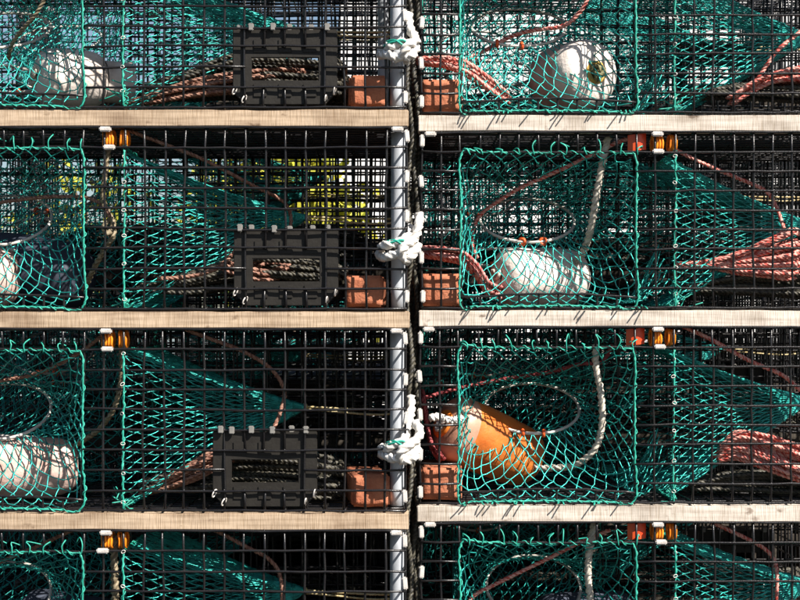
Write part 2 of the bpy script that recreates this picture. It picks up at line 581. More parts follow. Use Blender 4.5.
# --- nets
def net_on(surf, M, N, r, rg, jit=0.002, sag=0.0, bow=0.0022, knot=1.25, uj=0.06):
    """knotted diamond netting over surf(u, v), closed in u"""
    m = MB()
    i = np.arange(N + 1)[:, None]
    j = np.arange(M)[None, :]
    u = (j + 0.5 * (i % 2)) / M
    v = np.broadcast_to(i / N, u.shape)
    # uneven pull along the net
    pts = surf(u + rg.normal(0, uj / M, u.shape), v + rg.normal(0, uj * 1.3 / N, u.shape) * ((i > 0) & (i < N)))
    env = np.sin(np.pi * v)[..., None]
    pts = pts + rg.normal(0, jit, pts.shape) * env
    pts[..., 2] -= sag * env[..., 0]
    A, Bm = [], []
    for row in range(N):
        a = pts[row]
        b = pts[row + 1]
        if row % 2 == 0:
            prs = ((a, b), (a, np.roll(b, 1, 0)))
        else:
            prs = ((a, b), (a, np.roll(b, -1, 0)))
        for x, y in prs:
            A.append(x)
            Bm.append(y)
    A = np.vstack(A)
    B = np.vstack(Bm)
    L = np.linalg.norm(B - A, axis=1)
    ok = L < 0.09
    A, B, L = A[ok], B[ok], L[ok]
    mid = (A + B) / 2 + rg.normal(0, bow, A.shape)
    mid[:, 2] -= 0.0012
    m.segs(A, mid, r, 5)
    m.segs(mid, B, r, 5)
    m.blobs(pts.reshape(-1, 3), rg.uniform(1.5, 2.3, (pts.shape[0] * pts.shape[1], 1)) * r * np.array([[knot, 1, 1]]))
    return m


def rect_loop(t, w, h):
    """perimeter point of a rounded rectangle, by angle t in turns: corners softened"""
    a = 2 * math.pi * t
    c, s = np.cos(a), np.sin(a)
    k = 9.0
    d = (np.abs(c) ** k + np.abs(s) ** k) ** (-1 / k)
    return c * d * w / 2, s * d * h / 2


def even(t, w, h, n=720):
    """turns so that points spread evenly along the rectangle"""
    tt = np.linspace(0, 1, n + 1)
    x, y = rect_loop(tt, w, h)
    s = np.concatenate([[0], np.cumsum(np.hypot(np.diff(x), np.diff(y)))])
    s /= s[-1]
    tm = np.mod(t, 1.0)
    return np.interp(tm, s, tt)


def entry_surf(cx, back, hoop, tilt, rad):
    w, h = (OP[1] - OP[0]) * P_ - 0.002, OP[2] * P_ - 0.004
    zc = OP[2] * P_ / 2 + 0.001
    x0 = (OP[0] + OP[1]) * P_ / 2
    hx, hy, hz = hoop

    def f(u, v):
        te = even(u, w, h)
        ex, ez = rect_loop(te, w, h)
        a = 2 * math.pi * te
        E = np.stack([x0 + ex, np.full_like(ex, 0.003), zc + ez], -1)
        H = np.stack([hx + rad * np.cos(a), hy + rad * np.sin(a) * math.cos(tilt), hz + rad * np.sin(a) * math.sin(tilt)], -1)
        vv = np.asarray(v)[..., None]
        s = vv ** 1.12
        Q = E * (1 - s) + H * s
        Q[..., 2] -= 0.016 * np.sin(np.pi * vv[..., 0]) * (0.4 + 0.6 * (np.sin(a) > 0))
        if back:
            Q[..., 1] = LY - Q[..., 1]
        return Q
    return f


def parlor_surf(x0, x1, ytip, ztip):
    w, h = LY - 0.02, OP[2] * P_ - 0.006

    def f(u, v):
        te = even(u, w, h)
        ey, ez = rect_loop(te, w, h)
        a = 2 * math.pi * te
        vv = np.asarray(v)
        # the mouth edge bows in a little between its lashings
        s = vv
        ty, tz = 0.009 * np.cos(a), 0.006 * np.sin(a)
        x = x0 + (x1 - x0) * vv + 0.010 * np.sin(a * 5) * (1 - vv) * 0.3
        y = (LY / 2 + ey) * (1 - s) + (ytip + ty) * s
        z = (h / 2 + 0.004 + ez) * (1 - s) + (ztip + tz) * s - 0.007 * np.sin(np.pi * vv) * (np.sin(a) > 0.2)
        return np.stack([np.broadcast_to(x, y.shape), y, z], -1)
    return f


def lacing(path, rg, r=0.0018, turn=0.024, closed=False, hang=True, loops=0.0030):
    """border cord with a second twine wound round it and the mesh wire"""
    m = MB()
    p = spline(path, 0.006, closed)
    p = p + rg.normal(0, 0.0006, p.shape)
    m.tube(p, r, 6, closed)
    s = np.concatenate([[0], np.cumsum(np.linalg.norm(np.diff(p, axis=0), axis=1))])
    ss = np.arange(0, s[-1], 0.0028)
    q = np.stack([np.interp(ss, s, p[:, k]) for k in range(3)], -1)
    T = np.gradient(q, axis=0)
    T /= np.linalg.norm(T, axis=1, keepdims=True)
    ref = np.array([0, 1.0, 0.02])
    U = np.cross(T, ref)
    U /= np.linalg.norm(U, axis=1, keepdims=True)
    B = np.cross(T, U)
    ph = 2 * math.pi * ss / turn + 0.7 * np.sin(ss * 40)
    lump = loops * (0.75 + 0.5 * (np.sin(ss * 63) > 0.6))
    q = q + (U * np.cos(ph)[:, None] + B * np.sin(ph)[:, None]) * lump[:, None]
    m.tube(q, r * 0.62, 5)
    return m


def shift(a, d):
    return [np.asarray(x, float) + np.asarray(d, float) for x in a]


VENT_W, VENT_H = 5.2 * P_, 3.75 * P_


def vent_meshes():
    """escape vent: plate with a rectangular window, chamfered lower corners, stepped ribs"""
    import bmesh
    w, h = VENT_W, VENT_H
    wx0, wx1, wz0, wz1 = 0.036, w - 0.036, 0.046, 0.089
    ch = 0.024
    bm = bmesh.new()
    out = [(ch, 0), (w - ch, 0), (w, ch), (w, h), (0, h), (0, ch)]
    xs = [0, ch, wx0, wx1, w - ch, w]
    # strips around the window
    polys = [
        [(0, ch), (ch, 0), (wx0, 0), (wx0, h), (0, h)],
        [(wx1, 0), (w - ch, 0), (w, ch), (w, h), (wx1, h)],
        [(wx0, 0), (wx1, 0), (wx1, wz0), (wx0, wz0)],
        [(wx0, wz1), (wx1, wz1), (wx1, h), (wx0, h)],
    ]
    vm = {}

    def vv(p):
        k = (round(p[0], 5), round(p[1], 5))
        if k not in vm:
            vm[k] = bm.verts.new((p[0], 0, p[1]))
        return vm[k]
    polys[0] = [(0, ch), (ch, 0), (wx0, 0), (wx0, wz0), (wx0, wz1), (wx0, h), (0, h)]
    polys[1] = [(wx1, 0), (w - ch, 0), (w, ch), (w, h), (wx1, h), (wx1, wz1), (wx1, wz0)]
    fs = [bm.faces.new([vv(p) for p in pl]) for pl in polys]
    r = bmesh.ops.extrude_face_region(bm, geom=fs)
    for e in r['geom']:
        if isinstance(e, bmesh.types.BMVert):
            e.co.y += 0.008
    bmesh.ops.recalc_face_normals(bm, faces=bm.faces)
    sharp = [e for e in bm.edges if len(e.link_faces) == 2 and e.calc_face_angle(0) > 0.6]
    bmesh.ops.bevel(bm, geom=sharp, offset=0.0012, segments=2, affect='EDGES')
    plate = bpy.data.meshes.new('vent_plate')
    bm.to_mesh(plate)
    bm.free()
    plate.materials.append(MATS['vent_plastic'])
    rib = bevel_box_mesh('rib', (0.026, 0.0024, 0.026), 'vent_plastic', 0.0013)
    tab = bevel_box_mesh('tab', (0.0105, 0.007, 0.014), 'clip_grey', 0.0015)
    return plate, rib, tab


VPLATE, VRIB, VTAB = vent_meshes()
RING = None
CLIP_V = bevel_box_mesh('clip', (0.0100, 0.0125, 0.0245), 'clip_metal', 0.0022)
CLIP_H = bevel_box_mesh('clip', (0.0225, 0.0125, 0.0095), 'clip_metal', 0.0022)
rm = MB()
aa = np.linspace(0, 2 * math.pi, 20, endpoint=False)
rm.tube(np.stack([0.0045 * np.cos(aa), 0.002 * np.sin(aa) * 0, 0.008 * np.sin(aa)], -1), 0.0014, 6, True)
HOG = rm.mesh('hog_ring', 'clip_metal')
cm = MB()
cm.tube(np.stack([np.zeros(14), 0.006 * np.cos(aa[:14] * 20 / 14), 0.006 * np.sin(aa[:14] * 20 / 14)], -1), 0.0036, 6, True)
HOOPCLIP = cm.mesh('hoop_clip', 'ring_clip')
RUN_L = {}


def runner_mesh(matname, seed):
    import bmesh
    bm = bmesh.new()
    L = LX + 0.012
    bmesh.ops.create_cube(bm, size=1.0)
    for v in bm.verts:
        v.co = Vector((v.co.x * L, v.co.y * 0.048, (v.co.z + 0.5) * 0.0318))
    bmesh.ops.bevel(bm, geom=list(bm.edges), offset=0.0016, segments=2, affect='EDGES')
    long = [e for e in bm.edges if e.calc_length() > 0.5]
    bmesh.ops.subdivide_edges(bm, edges=long, cuts=60)
    for v in bm.verts:
        n = mnoise.noise_vector(Vector((v.co.x * 9 + seed * 11, v.co.y * 30, v.co.z * 30)))
        v.co += Vector((0, n.y * 0.0016, n.z * 0.0015))
    me = bpy.data.meshes.new('runner')
    bm.to_mesh(me)
    bm.free()
    me.materials.append(MATS[matname])
    return me


def add_vent(trap, col, seed):
    v = link('escape_vent', VPLATE, trap, (col * P_ - 0.0225, 0.0045, Z0 + 0.006))
    v['label'] = 'dark grey plastic vent plate with a rectangular window'
    xs = np.linspace(0.052, VENT_W - 0.052, 3)
    for x in xs:
        link('rib', VRIB, v, (x, -0.0012, 0.014))
        link('rib', VRIB, v, (x, -0.0012, 0.098))
    rg = np.random.default_rng(seed)
    for x in (0.012, 0.038, 0.078, 0.107, 0.150, 0.178):
        link('tab', VTAB, v, (x + rg.normal(0, 0.002), 0.001 + (0.003 if rg.random() > .5 else -0.008), VENT_H - 0.006 + rg.uniform(0, 0.004)))
    for x, z, a in ((0.004, 0.026, 0.5), (0.022, 0.010, 0.6), (VENT_W - 0.022, 0.010, -0.6), (VENT_W - 0.005, 0.026, -0.35)):
        h = link('hog_ring', HOG, v, (x, -0.004, z))
        h.rotation_euler = (0.3, a, 1.2)


def make_trap(origin, rz, row, side, label, detail=True, seed=0, vent=None, hoop=(0.225, 0.20, 0.185), tilt=0.45):
    t = empty('lobster_trap', origin, label, 'lobster trap', 'lobster traps in the front stacks' if detail else 'lobster traps in the row behind')
    t.rotation_euler = (0, 0, rz)
    rg = np.random.default_rng(100 + seed)
    up = (0, 0, Z0)
    fm = PANELS['front_plain'] if vent is None else PANELS['front_vent%d' % vent]
    link('front_panel', fm, t, up)
    link('back_panel', PANELS['back_panel'], t, up)
    link('top_panel', PANELS['top_panel'], t, up)
    link('bottom_panel', PANELS['bottom_panel'], t, up)
    link('end_panel', PANELS['end_panel_a'], t, up)
    link('end_panel', PANELS['end_panel_b'], t, up)
    wm = 'oak' if side == 'L' else 'oak_bleached'
    for yy in (0.020, LY * 0.5, LY - 0.011):
        link('runner', runner_mesh(wm, rg.random() * 50), t, (LX / 2, yy, 0))
    # --- entry net on the front, another on the far side
    for back in ((False, True)):
        if back:
            hoop, tilt = (hoop[0] - 0.05, 0.15, hoop[2] - 0.07), 0.15
        sf = entry_surf(0, back, hoop, tilt, 0.098)
        e = net_on(sf, 35, 10, 0.00115, rg, 0.0018, 0.003, bow=0.0013).build('entry_net', 'net', t, up)
        x0, x1, z1 = OP[0] * P_, OP[1] * P_, OP[2] * P_
        yy = -0.0035 if not back else LY + 0.0035
        path = [(x0, yy, 0.004), (x0 - 0.001, yy, 0.1), (x0, yy, 0.2), (x0 + 0.001, yy, z1 - 0.004), (x0 + 0.05, yy, z1 - 0.001),
                (x0 + 0.16, yy, z1 - 0.002), (x0 + 0.28, yy, z1 - 0.001), (x1 - 0.02, yy, z1 - 0.003), (x1 - 0.001, yy, z1 - 0.014), (x1, yy, 0.2), (x1, yy, 0.1),
                (x1, yy, 0.006), (x1 - 0.05, yy, 0.002), (x0 + 0.2, yy, 0.004), (x0 + 0.1, yy, 0.003), (x0 + 0.03, yy, 0.003)]
        lc = lacing(path, rg, closed=True)
        # loose ends of the netting knotted over the wire above the mouth
        for k in range(11):
            x = x0 + 0.014 + k * (x1 - x0 - 0.02) / 10 + rg.normal(0, 0.004)
            hgt = rg.uniform(0.006, 0.026)
            q = spline([(x, yy - 0.001, z1 - 0.006), (x + rg.normal(0, 0.003), yy - 0.003, z1 + hgt * 0.5),
                        (x + rg.normal(0, 0.006), yy + 0.004, z1 + hgt), (x + rg.normal(0, 0.008), yy + 0.008, z1 + hgt * 0.6)], 0.004)
            lc.tube(q, 0.0013, 5)
        if side == 'R' and not back:
            x = x0 + 0.01
            while x < x1 + 0.03:       # cut ends poking out towards the viewer along the bottom edge
                for k in range(rg.integers(1, 4)):
                    xx = x + k * rg.uniform(0.004, 0.010)
                    ln = rg.uniform(0.010, 0.022)
                    lc.tube(spline([(xx, yy + 0.004, 0.002), (xx + rg.normal(0, .001), yy - ln * 0.5, 0.002 + rg.normal(0, .001)), (xx + rg.normal(0, .002), yy - ln, rg.normal(0, .002))], 0.005), 0.0015, 5)
                x += rg.uniform(0.035, 0.085)
        lc.build('lacing', 'lace', e)
        a = np.linspace(0, 2 * math.pi, 72, endpoint=False)
        hx, hy, hz = hoop
        H = np.stack([hx + 0.098 * np.cos(a), hy + 0.098 * np.sin(a) * math.cos(tilt), hz + 0.098 * np.sin(a) * math.sin(tilt)], -1)
        if back:
            H[:, 1] = LY - H[:, 1]
        hb = MB()
        hb.tube(H, 0.0032, 8, True)
        hp = hb.build('hoop', 'hoop', e)
        for an in (4.55 + rg.normal(0, .2), 4.85 + rg.normal(0, .1)):
            k = int(an / (2 * math.pi) * 72) % 72
            c = link('hoop_clip', HOOPCLIP, e, tuple(H[k]))
            c.rotation_euler = (rg.normal(0, .4), 0, rg.normal(0, .5))
    # --- parlour net
    x0, x1 = 13 * P_, 13 * P_ + 0.325
    ztip, ytip = 0.185 + rg.normal(0, 0.006), 0.24
    pn = net_on(parlor_surf(x0, x1, ytip, ztip), 76, 15, 0.00095, rg, 0.0005, 0.001, bow=0.0007, knot=3.2, uj=0.03).build('parlor_net', 'net', t, up)
    h = OP[2] * P_
    lc = lacing([(x0, -0.0015, 0.003), (x0 - 0.001, -0.001, 0.08), (x0, -0.001, 0.16), (x0 + 0.001, -0.001, 0.24), (x0, 0.0, h - 0.004),
                 (x0, 0.05, h), (x0, 0.27, h - 0.004), (x0, LY - 0.05, h), (x0, LY - 0.008, h - 0.01), (x0, LY - 0.008, 0.16), (x0, LY - 0.008, 0.01),
                 (x0, LY * 0.5, 0.006), (x0, 0.03, 0.005)], rg, closed=True)
    for k in range(8):           # loose ends at the bottom of the lashing
        a0 = np.array((x0 + rg.normal(0, 0.004), 0.002, rg.uniform(0.002, 0.03)))
        q = spline([a0, a0 + rg.normal(0, 0.009, 3) * (1, 0.3, 1), a0 + rg.normal(0, 0.018, 3) * (1, 0.5, 0.8) + (0, 0.004, 0.006)], 0.004)
        q[:, 2] = np.maximum(q[:, 2], 0.002)
        lc.tube(q, 0.0012, 5)
    lc.build('lacing', 'lace', pn)
    for z in (0.02, 0.075, 0.13, 0.185, 0.245, 0.29):
        hr = link('hog_ring', HOG, pn, (x0 + rg.normal(0, .001), -0.004, z + rg.normal(0, .006)))
        hr.rotation_euler = (rg.normal(0, .3), 1.57 + rg.normal(0, .3), rg.normal(0, .3))
        hr.scale = (0.6, 0.6, 0.5)
    # divider apron lying between the entry and the parlour mouth
    def apron(u, v):
        uu = np.mod(u, 1.0)
        x = 11 * P_ + 0.004 + (2 * P_ - 0.006) * v + 0.0 * u
        y = 0.02 + (LY - 0.05) * uu
        z = 0.012 + (0.02 + 0.10 * np.exp(-((uu - 0.35) / 0.22) ** 2)) * v ** 1.5
        return np.stack([x, y, z], -1)
    if side == 'R':
        net_on(apron, 16, 5, 0.00115, rg, 0.003, 0.0).build('divider_net', 'net', t, up)
    # --- stretch cord from the funnel tip to the end panel
    zc = Z0 + ztip
    cb = MB()
    for dz in (0.002, -0.003):
        p = spline([(x1 - 0.01, ytip, zc + dz), (x1 + 0.06, ytip - 0.01, zc - 0.004 + dz * 1.3), (LX - 0.06, ytip - 0.02, zc - 0.008 + dz * 2), (LX, ytip - 0.02, zc - 0.006 + dz)], 0.006)
        cb.tube(p, 0.0028, 7, lobes=3, lay=0.02)
    a = np.linspace(0, 8 * math.pi, 60)
    cb.tube(np.stack([x1 - 0.012 + a * 0.0009, ytip + 0.006 * np.cos(a), zc + 0.006 * np.sin(a)], -1), 0.002, 6)
    cb.build('stretch_cord', 'cord', t)
    if vent is not None:
        add_vent(t, vent, seed)
    # --- clips along the visible corner, on the lid hinge
    ex = LX if side == 'L' else 0.0
    for j in (0.55, 2.5, 4.5, 6.5, 8.45):
        c = link('clip', CLIP_V, t, (ex + rg.normal(0, .0006), -0.002, Z0 + j * P_ - 0.011 + rg.normal(0, .002)))
        c.rotation_euler = (0, rg.normal(0, .05), 0)
    link('clip', CLIP_H, t, ((LX - 0.017) if side == 'L' else 0.017, -0.004, Z0 + LZ - 0.0085))
    cxh = 12.15 * P_
    link('clip', CLIP_H, t, (cxh + rg.normal(0, .002), -0.004, Z0 + LZ - 0.0085))
    link('clip', CLIP_H, t, (cxh + rg.normal(0, .004), -0.004, Z0 + LZ - P_ - 0.0045))
    if side == 'L':
        pb = MB()
        pr = 0.0135
        zz = np.linspace(Z0 + 0.004, Z0 + LZ - 0.005, 12)
        pb.tube(np.stack([LX - 0.016 + 0 * zz, 0.052 + 0 * zz, zz], -1), pr, 20)
        pb.build('corner_pipe', 'pipe_white', t)
        pb = MB() if row == 1 else None
        if pb: pb.tube(np.stack([LX - 0.045 + 0 * zz, 0.30 + 0 * zz, zz], -1), pr * 0.85, 20)
        if pb: pb.build('corner_pipe', 'pipe_white', t)
    return t, pn


def add_tag(t, red, seed):
    """amber ribbed lid hook and (right stack) a red tag beside it"""
    rg = np.random.default_rng(seed)
    x = 12.4 * P_
    z = Z0 + LZ - 0.032
    b = MB()
    for k in range(7):
        xx = x - 0.018 + k * 0.0055 + (0.010 if k > 3 else 0)
        q = spline([(xx, 0.009, z), (xx + 0.001, 0.006, z + 0.012), (xx + rg.normal(0, .001), 0.009, z + 0.025), (xx, 0.03, z + 0.027), (xx, 0.045, z + 0.012), (xx, 0.03, z - 0.002)], 0.004, True)
        b.tube(q, 0.0026, 7, True)
    o = b.build('lid_hook', 'tag_amber', t)
    o['label'] = 'amber orange ribbed plastic hook at the lid'
    if red:
        b = MB()
        xs = np.linspace(0, 0.036, 9)
        V, Q = [], []
        for i, xx in enumerate(xs):
            bend = 0.006 * math.sin(xx / 0.036 * math.pi)
            for (dy, dz) in ((0, 0), (0, 0.032), (0.003, 0.032), (0.003, 0)):
                V.append((x - 0.068 + xx, 0.013 - bend + dy, z - 0.004 + dz + 0.1 * xx))
        for i in range(8):
            for k in range(4):
                Q.append((i * 4 + k, i * 4 + (k + 1) % 4, i * 4 + 4 + (k + 1) % 4, i * 4 + 4 + k))
        Q += [(3, 2, 1, 0), (32, 33, 34, 35)]
        b.add(V, Q)
        o = b.build('tag', 'tag_red', t, smooth=False)
        o['label'] = 'bright red plastic tag hanging under the lid'


XL, XR, YR = 405.5 * K - 400 * K - LX, (421.5 - 400) * K * (DC + 0.1) / DC, 0.10
LEFT = {1: 'black wire lobster trap topmost in left stack, white necked buoy inside',
        2: 'black wire lobster trap second from top in left stack, slate buoy inside',
        3: 'black wire lobster trap third from top in left stack, bluntly tapered white buoy inside',
        4: 'black wire lobster trap lowest in left stack, cut by the bottom edge'}
RIGHT = {1: 'black wire lobster trap topmost in right stack, pinkish white buoy facing out',
         2: 'black wire lobster trap second from top in right stack, lying white buoy inside',
         3: 'black wire lobster trap third from top in right stack, orange buoy inside',
         4: 'black wire lobster trap lowest in right stack, cut by the bottom edge'}
T = {}
BZ = {}
for row in (1, 2, 3, 4):
    k = 4 - row
    jx = rng.normal(0, 0.0015)
    BZ['L', row] = k * PITCH
    BZ['R', row] = k * PITCH + 0.003
    t, _ = make_trap((XL + jx, 0.0, BZ['L', row]), rng.normal(0, 0.0012), row, 'L', LEFT[row], True, row,
                     vent={1: 19, 2: 19, 3: 18, 4: 18}[row], hoop=(0.215, 0.20, 0.185 + rng.normal(0, .006)), tilt=0.58 + rng.normal(0, .04))
    add_tag(t, False, row)
    T['L', row] = t
    t, _ = make_trap((XR + rng.normal(0, 0.0015), YR, BZ['R', row]), rng.normal(0, 0.0012), row, 'R', RIGHT[row], True, 10 + row,
                     vent=None, hoop=({1: .205, 2: .222, 3: .235, 4: .235}[row], 0.20, {1: .205, 2: 0.185, 3: .175, 4: .185}[row]), tilt=0.58 + rng.normal(0, .04))
    add_tag(t, True, 20 + row)
    T['R', row] = t

# back row: same traps seen through the front ones, bare but for their nets
NETM = {}


SHADED_RUNNER = None


def darken(c):  # rear runners take the oak that has shade in its colour
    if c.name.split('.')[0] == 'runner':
        global SHADED_RUNNER
        if SHADED_RUNNER is None:
            SHADED_RUNNER = runner_mesh('oak_dark', 3)
        c.data = SHADED_RUNNER


def copy_tree(o, parent=None, skip=None):
    c = o.copy()
    COL.objects.link(c)
    c.parent = parent
    for ch in [x for x in o.children]:
        if skip and ch.name.split('.')[0] in skip:
            continue
        copy_tree(ch, c, skip)
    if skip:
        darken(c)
    return c


WORD = {1: 'topmost', 2: 'second from top', 3: 'third from top', 4: 'lowest'}
for side in 'LR':
    for row in (1, 2, 3, 4):
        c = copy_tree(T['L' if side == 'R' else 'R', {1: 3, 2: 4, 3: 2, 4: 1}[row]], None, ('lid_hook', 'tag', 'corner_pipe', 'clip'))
        c.location = ((XL - 0.035 if side == 'L' else XR - 0.064) + rng.normal(0, .003), (0.62 if side == 'L' else 0.72) + rng.normal(0, 0.01), (4 - row) * PITCH + 0.1015)
        c['label'] = 'black wire lobster trap in the row behind, %s level, %s stack' % (WORD[row], 'left' if side == 'L' else 'right')
        c['group'] = 'lobster traps in the row behind'

# deeper rows, added to darken the background: panels, runners and funnel nets only show as dark lattice
KEEP = ('front_panel', 'back_panel', 'top_panel', 'bottom_panel', 'end_panel', 'runner', 'parlor_net')
LO, HI, ALL = (3, 4), (2, 3, 4), (1, 2, 3, 4)
DEPTHS = [(1.30, 'third', (-2.09, -1.04, 0.01, 1.06), (ALL, ALL, ALL, ALL)),
          (1.92, 'fourth', (-1.85, -0.80, 0.03, 1.08), (LO, LO, HI, HI)),
          (2.54, 'fifth', (-2.05, -1.00, 0.05, 1.10), (LO, LO, HI, HI)),
          (3.16, 'sixth', (-1.90, -0.85, 0.20, 1.25), (LO, LO, LO, LO))]
COLW = ('far left', 'left', 'right', 'far right')
PAL_BOARD = bevel_box_mesh('board', (1.05, 0.095, 0.018), 'oak_dark', 0.002)
PAL_BEARER = bevel_box_mesh('bearer', (0.07, 0.56, 0.082), 'oak_dark', 0.003)
def pallet(x, y, z, label):  # added, hardly seen: lifts the rear stacks so their dark lattice reaches higher
    p = empty('pallet', (x + LX / 2, y + LY / 2, z), label, 'pallet', 'pallets under the rows behind')
    for bx_ in (-0.46, 0, 0.46):
        link('bearer', PAL_BEARER, p, (bx_, 0, 0.0))
    for by_ in (-0.23, -0.115, 0, 0.115, 0.23):
        link('board', PAL_BOARD, p, (0, by_, 0.082))


pallet(XL - 0.035, 0.62, 0, 'dark wooden pallet under the rear left stack')
pallet(XR - 0.064, 0.72, 0, 'dark wooden pallet under the rear right stack')
for y, word, xs, rows in DEPTHS:
    for si, x in enumerate(xs):
        for lv in (0, 1):
            pallet(x, y, lv * 0.1005, '%s dark wooden pallet of the pair under the %s row back, %s' % (('lower', 'upper')[lv], word, COLW[si]))
        for row in rows[si]:
            src = T['L' if (row + si) % 2 else 'R', row]
            c = src.copy()
            COL.objects.link(c)
            for ch in src.children:
                if ch.name.split('.')[0] in KEEP:
                    d = ch.copy()
                    COL.objects.link(d)
                    d.parent = c
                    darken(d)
                    if d.name.startswith('front_panel'):
                        d.data = PANELS['front_closed']
                    if d.name.startswith('back_panel'):
                        d.data = PANELS['back_plain']
            c.location = (x + rng.normal(0, .02), y + rng.normal(0, 0.015), (4 - row) * PITCH + 0.202)
            c['label'] = 'black wire lobster trap in the %s row back, %s level, %s' % (word, WORD[row], COLW[si])
            c['group'] = 'lobster traps in the rows behind'

# the next trap up in each stack: only its shade falls into the picture
for side in 'LR':
    c = copy_tree(T[side, 4])
    c.location.z = BZ[side, 1] + PITCH
    c['label'] = 'black wire lobster trap above the picture, on top of the %s stack' % ('left' if side == 'L' else 'right')

# ------------------------------------------------------------------ bricks
for side in 'LR':
    for row in (1, 2, 3, 4):
        sz = (0.072, 0.20, 0.060) if side == 'L' else (0.080, 0.20, 0.063)
        me = bevel_box_mesh('brick', sz, 'brick', 0.004, 0.0018, row + (5 if side == 'R' else 0), cuts=7)
        o = link('brick', me)
        d = 0.022 if side == 'L' else YR + 0.012
        px = 365 if side == 'L' else 443
        o.location = (W(px, 0, d)[0], d + 0.10, BZ[side, row] + Z0 + 0.0042)
        o.rotation_euler = (0, 0, rng.normal(0, 0.05) + (0.05 if side == 'L' else -0.02))
        tag(o, 'red clay brick in the %s trap of the %s stack, at the gap' % ({1: 'topmost', 2: 'second', 3: 'third', 4: 'lowest'}[row], 'left' if side == 'L' else 'right'),
            'brick', 'bricks weighing down the traps')


# ------------------------------------------------------------------ buoys
def lathe(m, prof, n=40):
    prof = np.asarray(prof, float)
    a = np.arange(n) * 2 * math.pi / n
    V = np.stack([np.broadcast_to(prof[:, :1], (len(prof), n)), prof[:, 1:] * np.cos(a), prof[:, 1:] * np.sin(a)], -1)
    i = np.arange(len(prof) - 1)[:, None]
    j = np.arange(n)[None]
    Q = np.stack([i * n + j, (i + 1) * n + j, (i + 1) * n + (j + 1) % n, i * n + (j + 1) % n], -1).reshape(-1, 4)
    m.add(V.reshape(-1, 3), Q)


def smooth_prof(pts, k=7):
    P = np.asarray(pts, float)
    q = spline(np.column_stack([P, np.zeros(len(P))]), 0.004)[:, :2]
    q[:, 1] = np.maximum(q[:, 1], 0.0008)
    return q


def buoy(center, direction, L, R, label, body='foam_white', front=None, taper=0.0, neck=None, rim=None, rim_r=0.024, knot='rope_tan', dents=0.0012, seed=0, stub=True):
    """bullet-shaped foam float. The x axis of the lathe points along direction (the end with the eye)."""
    d = Vector(direction).normalized()
    rot = np.array(d.to_track_quat('X', 'Z').to_matrix())
    base = np.array((center[0], center[1], center[2] - R))
    t = empty('buoy', tuple(base), label, 'buoy', 'buoys stowed inside the traps')

    def place(m):
        for k in range(len(m.v)):
            V = m.v[k]
            nn = np.array([mnoise.noise(Vector(v * 22) + Vector((seed * 9.1, 0, 0))) for v in V])
            V = V * (1 + nn[:, None] * dents / R * np.array([[0.2, 1, 1]]))
            m.v[k] = V @ rot.T + np.array((0, 0, R))
        return m
    h = L / 2
    hole = 0.012
    prof = [(h - 0.012, hole * 0.7), (h - 0.003, hole), (h, hole + 0.006), (h - 0.003, R * 0.60), (h - 0.013, R * 0.87), (h - 0.034, R)]
    tail = [(0, R * 1.005), (-h + 0.045, R * (1 - taper * 0.45)), (-h + 0.020, R * (0.93 - taper * 0.7)), (-h + 0.005, R * (0.74 - taper * 0.9)), (-h, max(0.008, R * (0.42 - taper))), (-h + 0.004, 0.004)]
    fullp = smooth_prof(prof + tail)
    if front:
        cut = front[1]
        a_ = fullp[fullp[:, 0] >= cut]
        b_ = fullp[fullp[:, 0] <= cut + 0.004]
        m = MB(); lathe(m, b_); place(m).build('body', body, t)
        m = MB(); lathe(m, a_ + np.array([0, 0.0004])); place(m).build('end_cap', front[0], t)
    else:
        m = MB(); lathe(m, fullp); place(m).build('body', body, t)
    if neck:
        m = MB()
        lathe(m, smooth_prof([(-h + 0.002, R * 0.70), (-h - 0.01, R * 0.71), (-h - neck + 0.006, R * 0.71), (-h - neck, R * 0.66), (-h - neck - 0.001, 0.004)]))
        place(m).build('neck', 'foam_white', t)
    if rim:
        a = np.linspace(0, 2 * math.pi, 32, endpoint=False)
        m = MB()
        m.tube(np.stack([np.full(32, h - 0.003), rim_r * np.cos(a), rim_r * np.sin(a) * 0.93], -1), rim_r * 0.36, 10, True)
        place(m).build('eye_rim', rim, t)
    if stub:
        rg = np.random.default_rng(seed)
        a = np.linspace(0, 2.2 * 2 * math.pi, 90)
        tre = np.stack([np.sin(3 * a / 2.2) * 0.35 + 0.2, np.sin(a / 2.2) + 2 * np.sin(2 * a / 2.2), np.cos(a / 2.2) - 2 * np.cos(2 * a / 2.2)], -1) * 0.0052
        m = MB()
        m.tube(tre + np.array([h + 0.004, 0, 0]), 0.0052, 9, lobes=3, lay=0.022)
        place(m).build('rope_knot', knot, t)
    return t


def fl(side, row):
    return BZ[side, row] + Z0 + 0.005


def bz(px, d, side, row, R):
    p = W(px, 0, d)
    return (p[0], d, fl(side, row) + R)


buoy(W(70, 79, 0.175), (-0.88, -0.46, 0.0), 0.140, 0.059, 'white buoy with a narrower neck and dark knotted eye, upper left trap', body='foam_white', neck=0.055, knot='rope_tan', seed=1)
buoy(W(572, 77, YR + 0.172), (0.50, -0.86, -0.02), 0.165, 0.070, 'pinkish buoy with white end and yellow eye facing out, top of right stack', body='foam_blush', front=('foam_white', 0.026), rim='rim_yellow', rim_r=0.019, knot='rope_olive', seed=2)
buoy(bz(540, 0.272, 'R', 2, 0.0605), (-0.89, -0.45, 0.0), 0.200, 0.0595, 'white buoy lying on its side under the hoop, right stack', body='foam_white', knot='rope_tan', seed=3)
c = W(489, 443, YR + 0.172)
buoy(c, (-0.80, -0.42, 0.36), 0.235, 0.068, 'orange buoy with pale pink end resting on a brick, right stack', body='foam_orange', front=('foam_salmon', 0.070), taper=0.12, rim='rim_orange', knot='rope_white', seed=4)
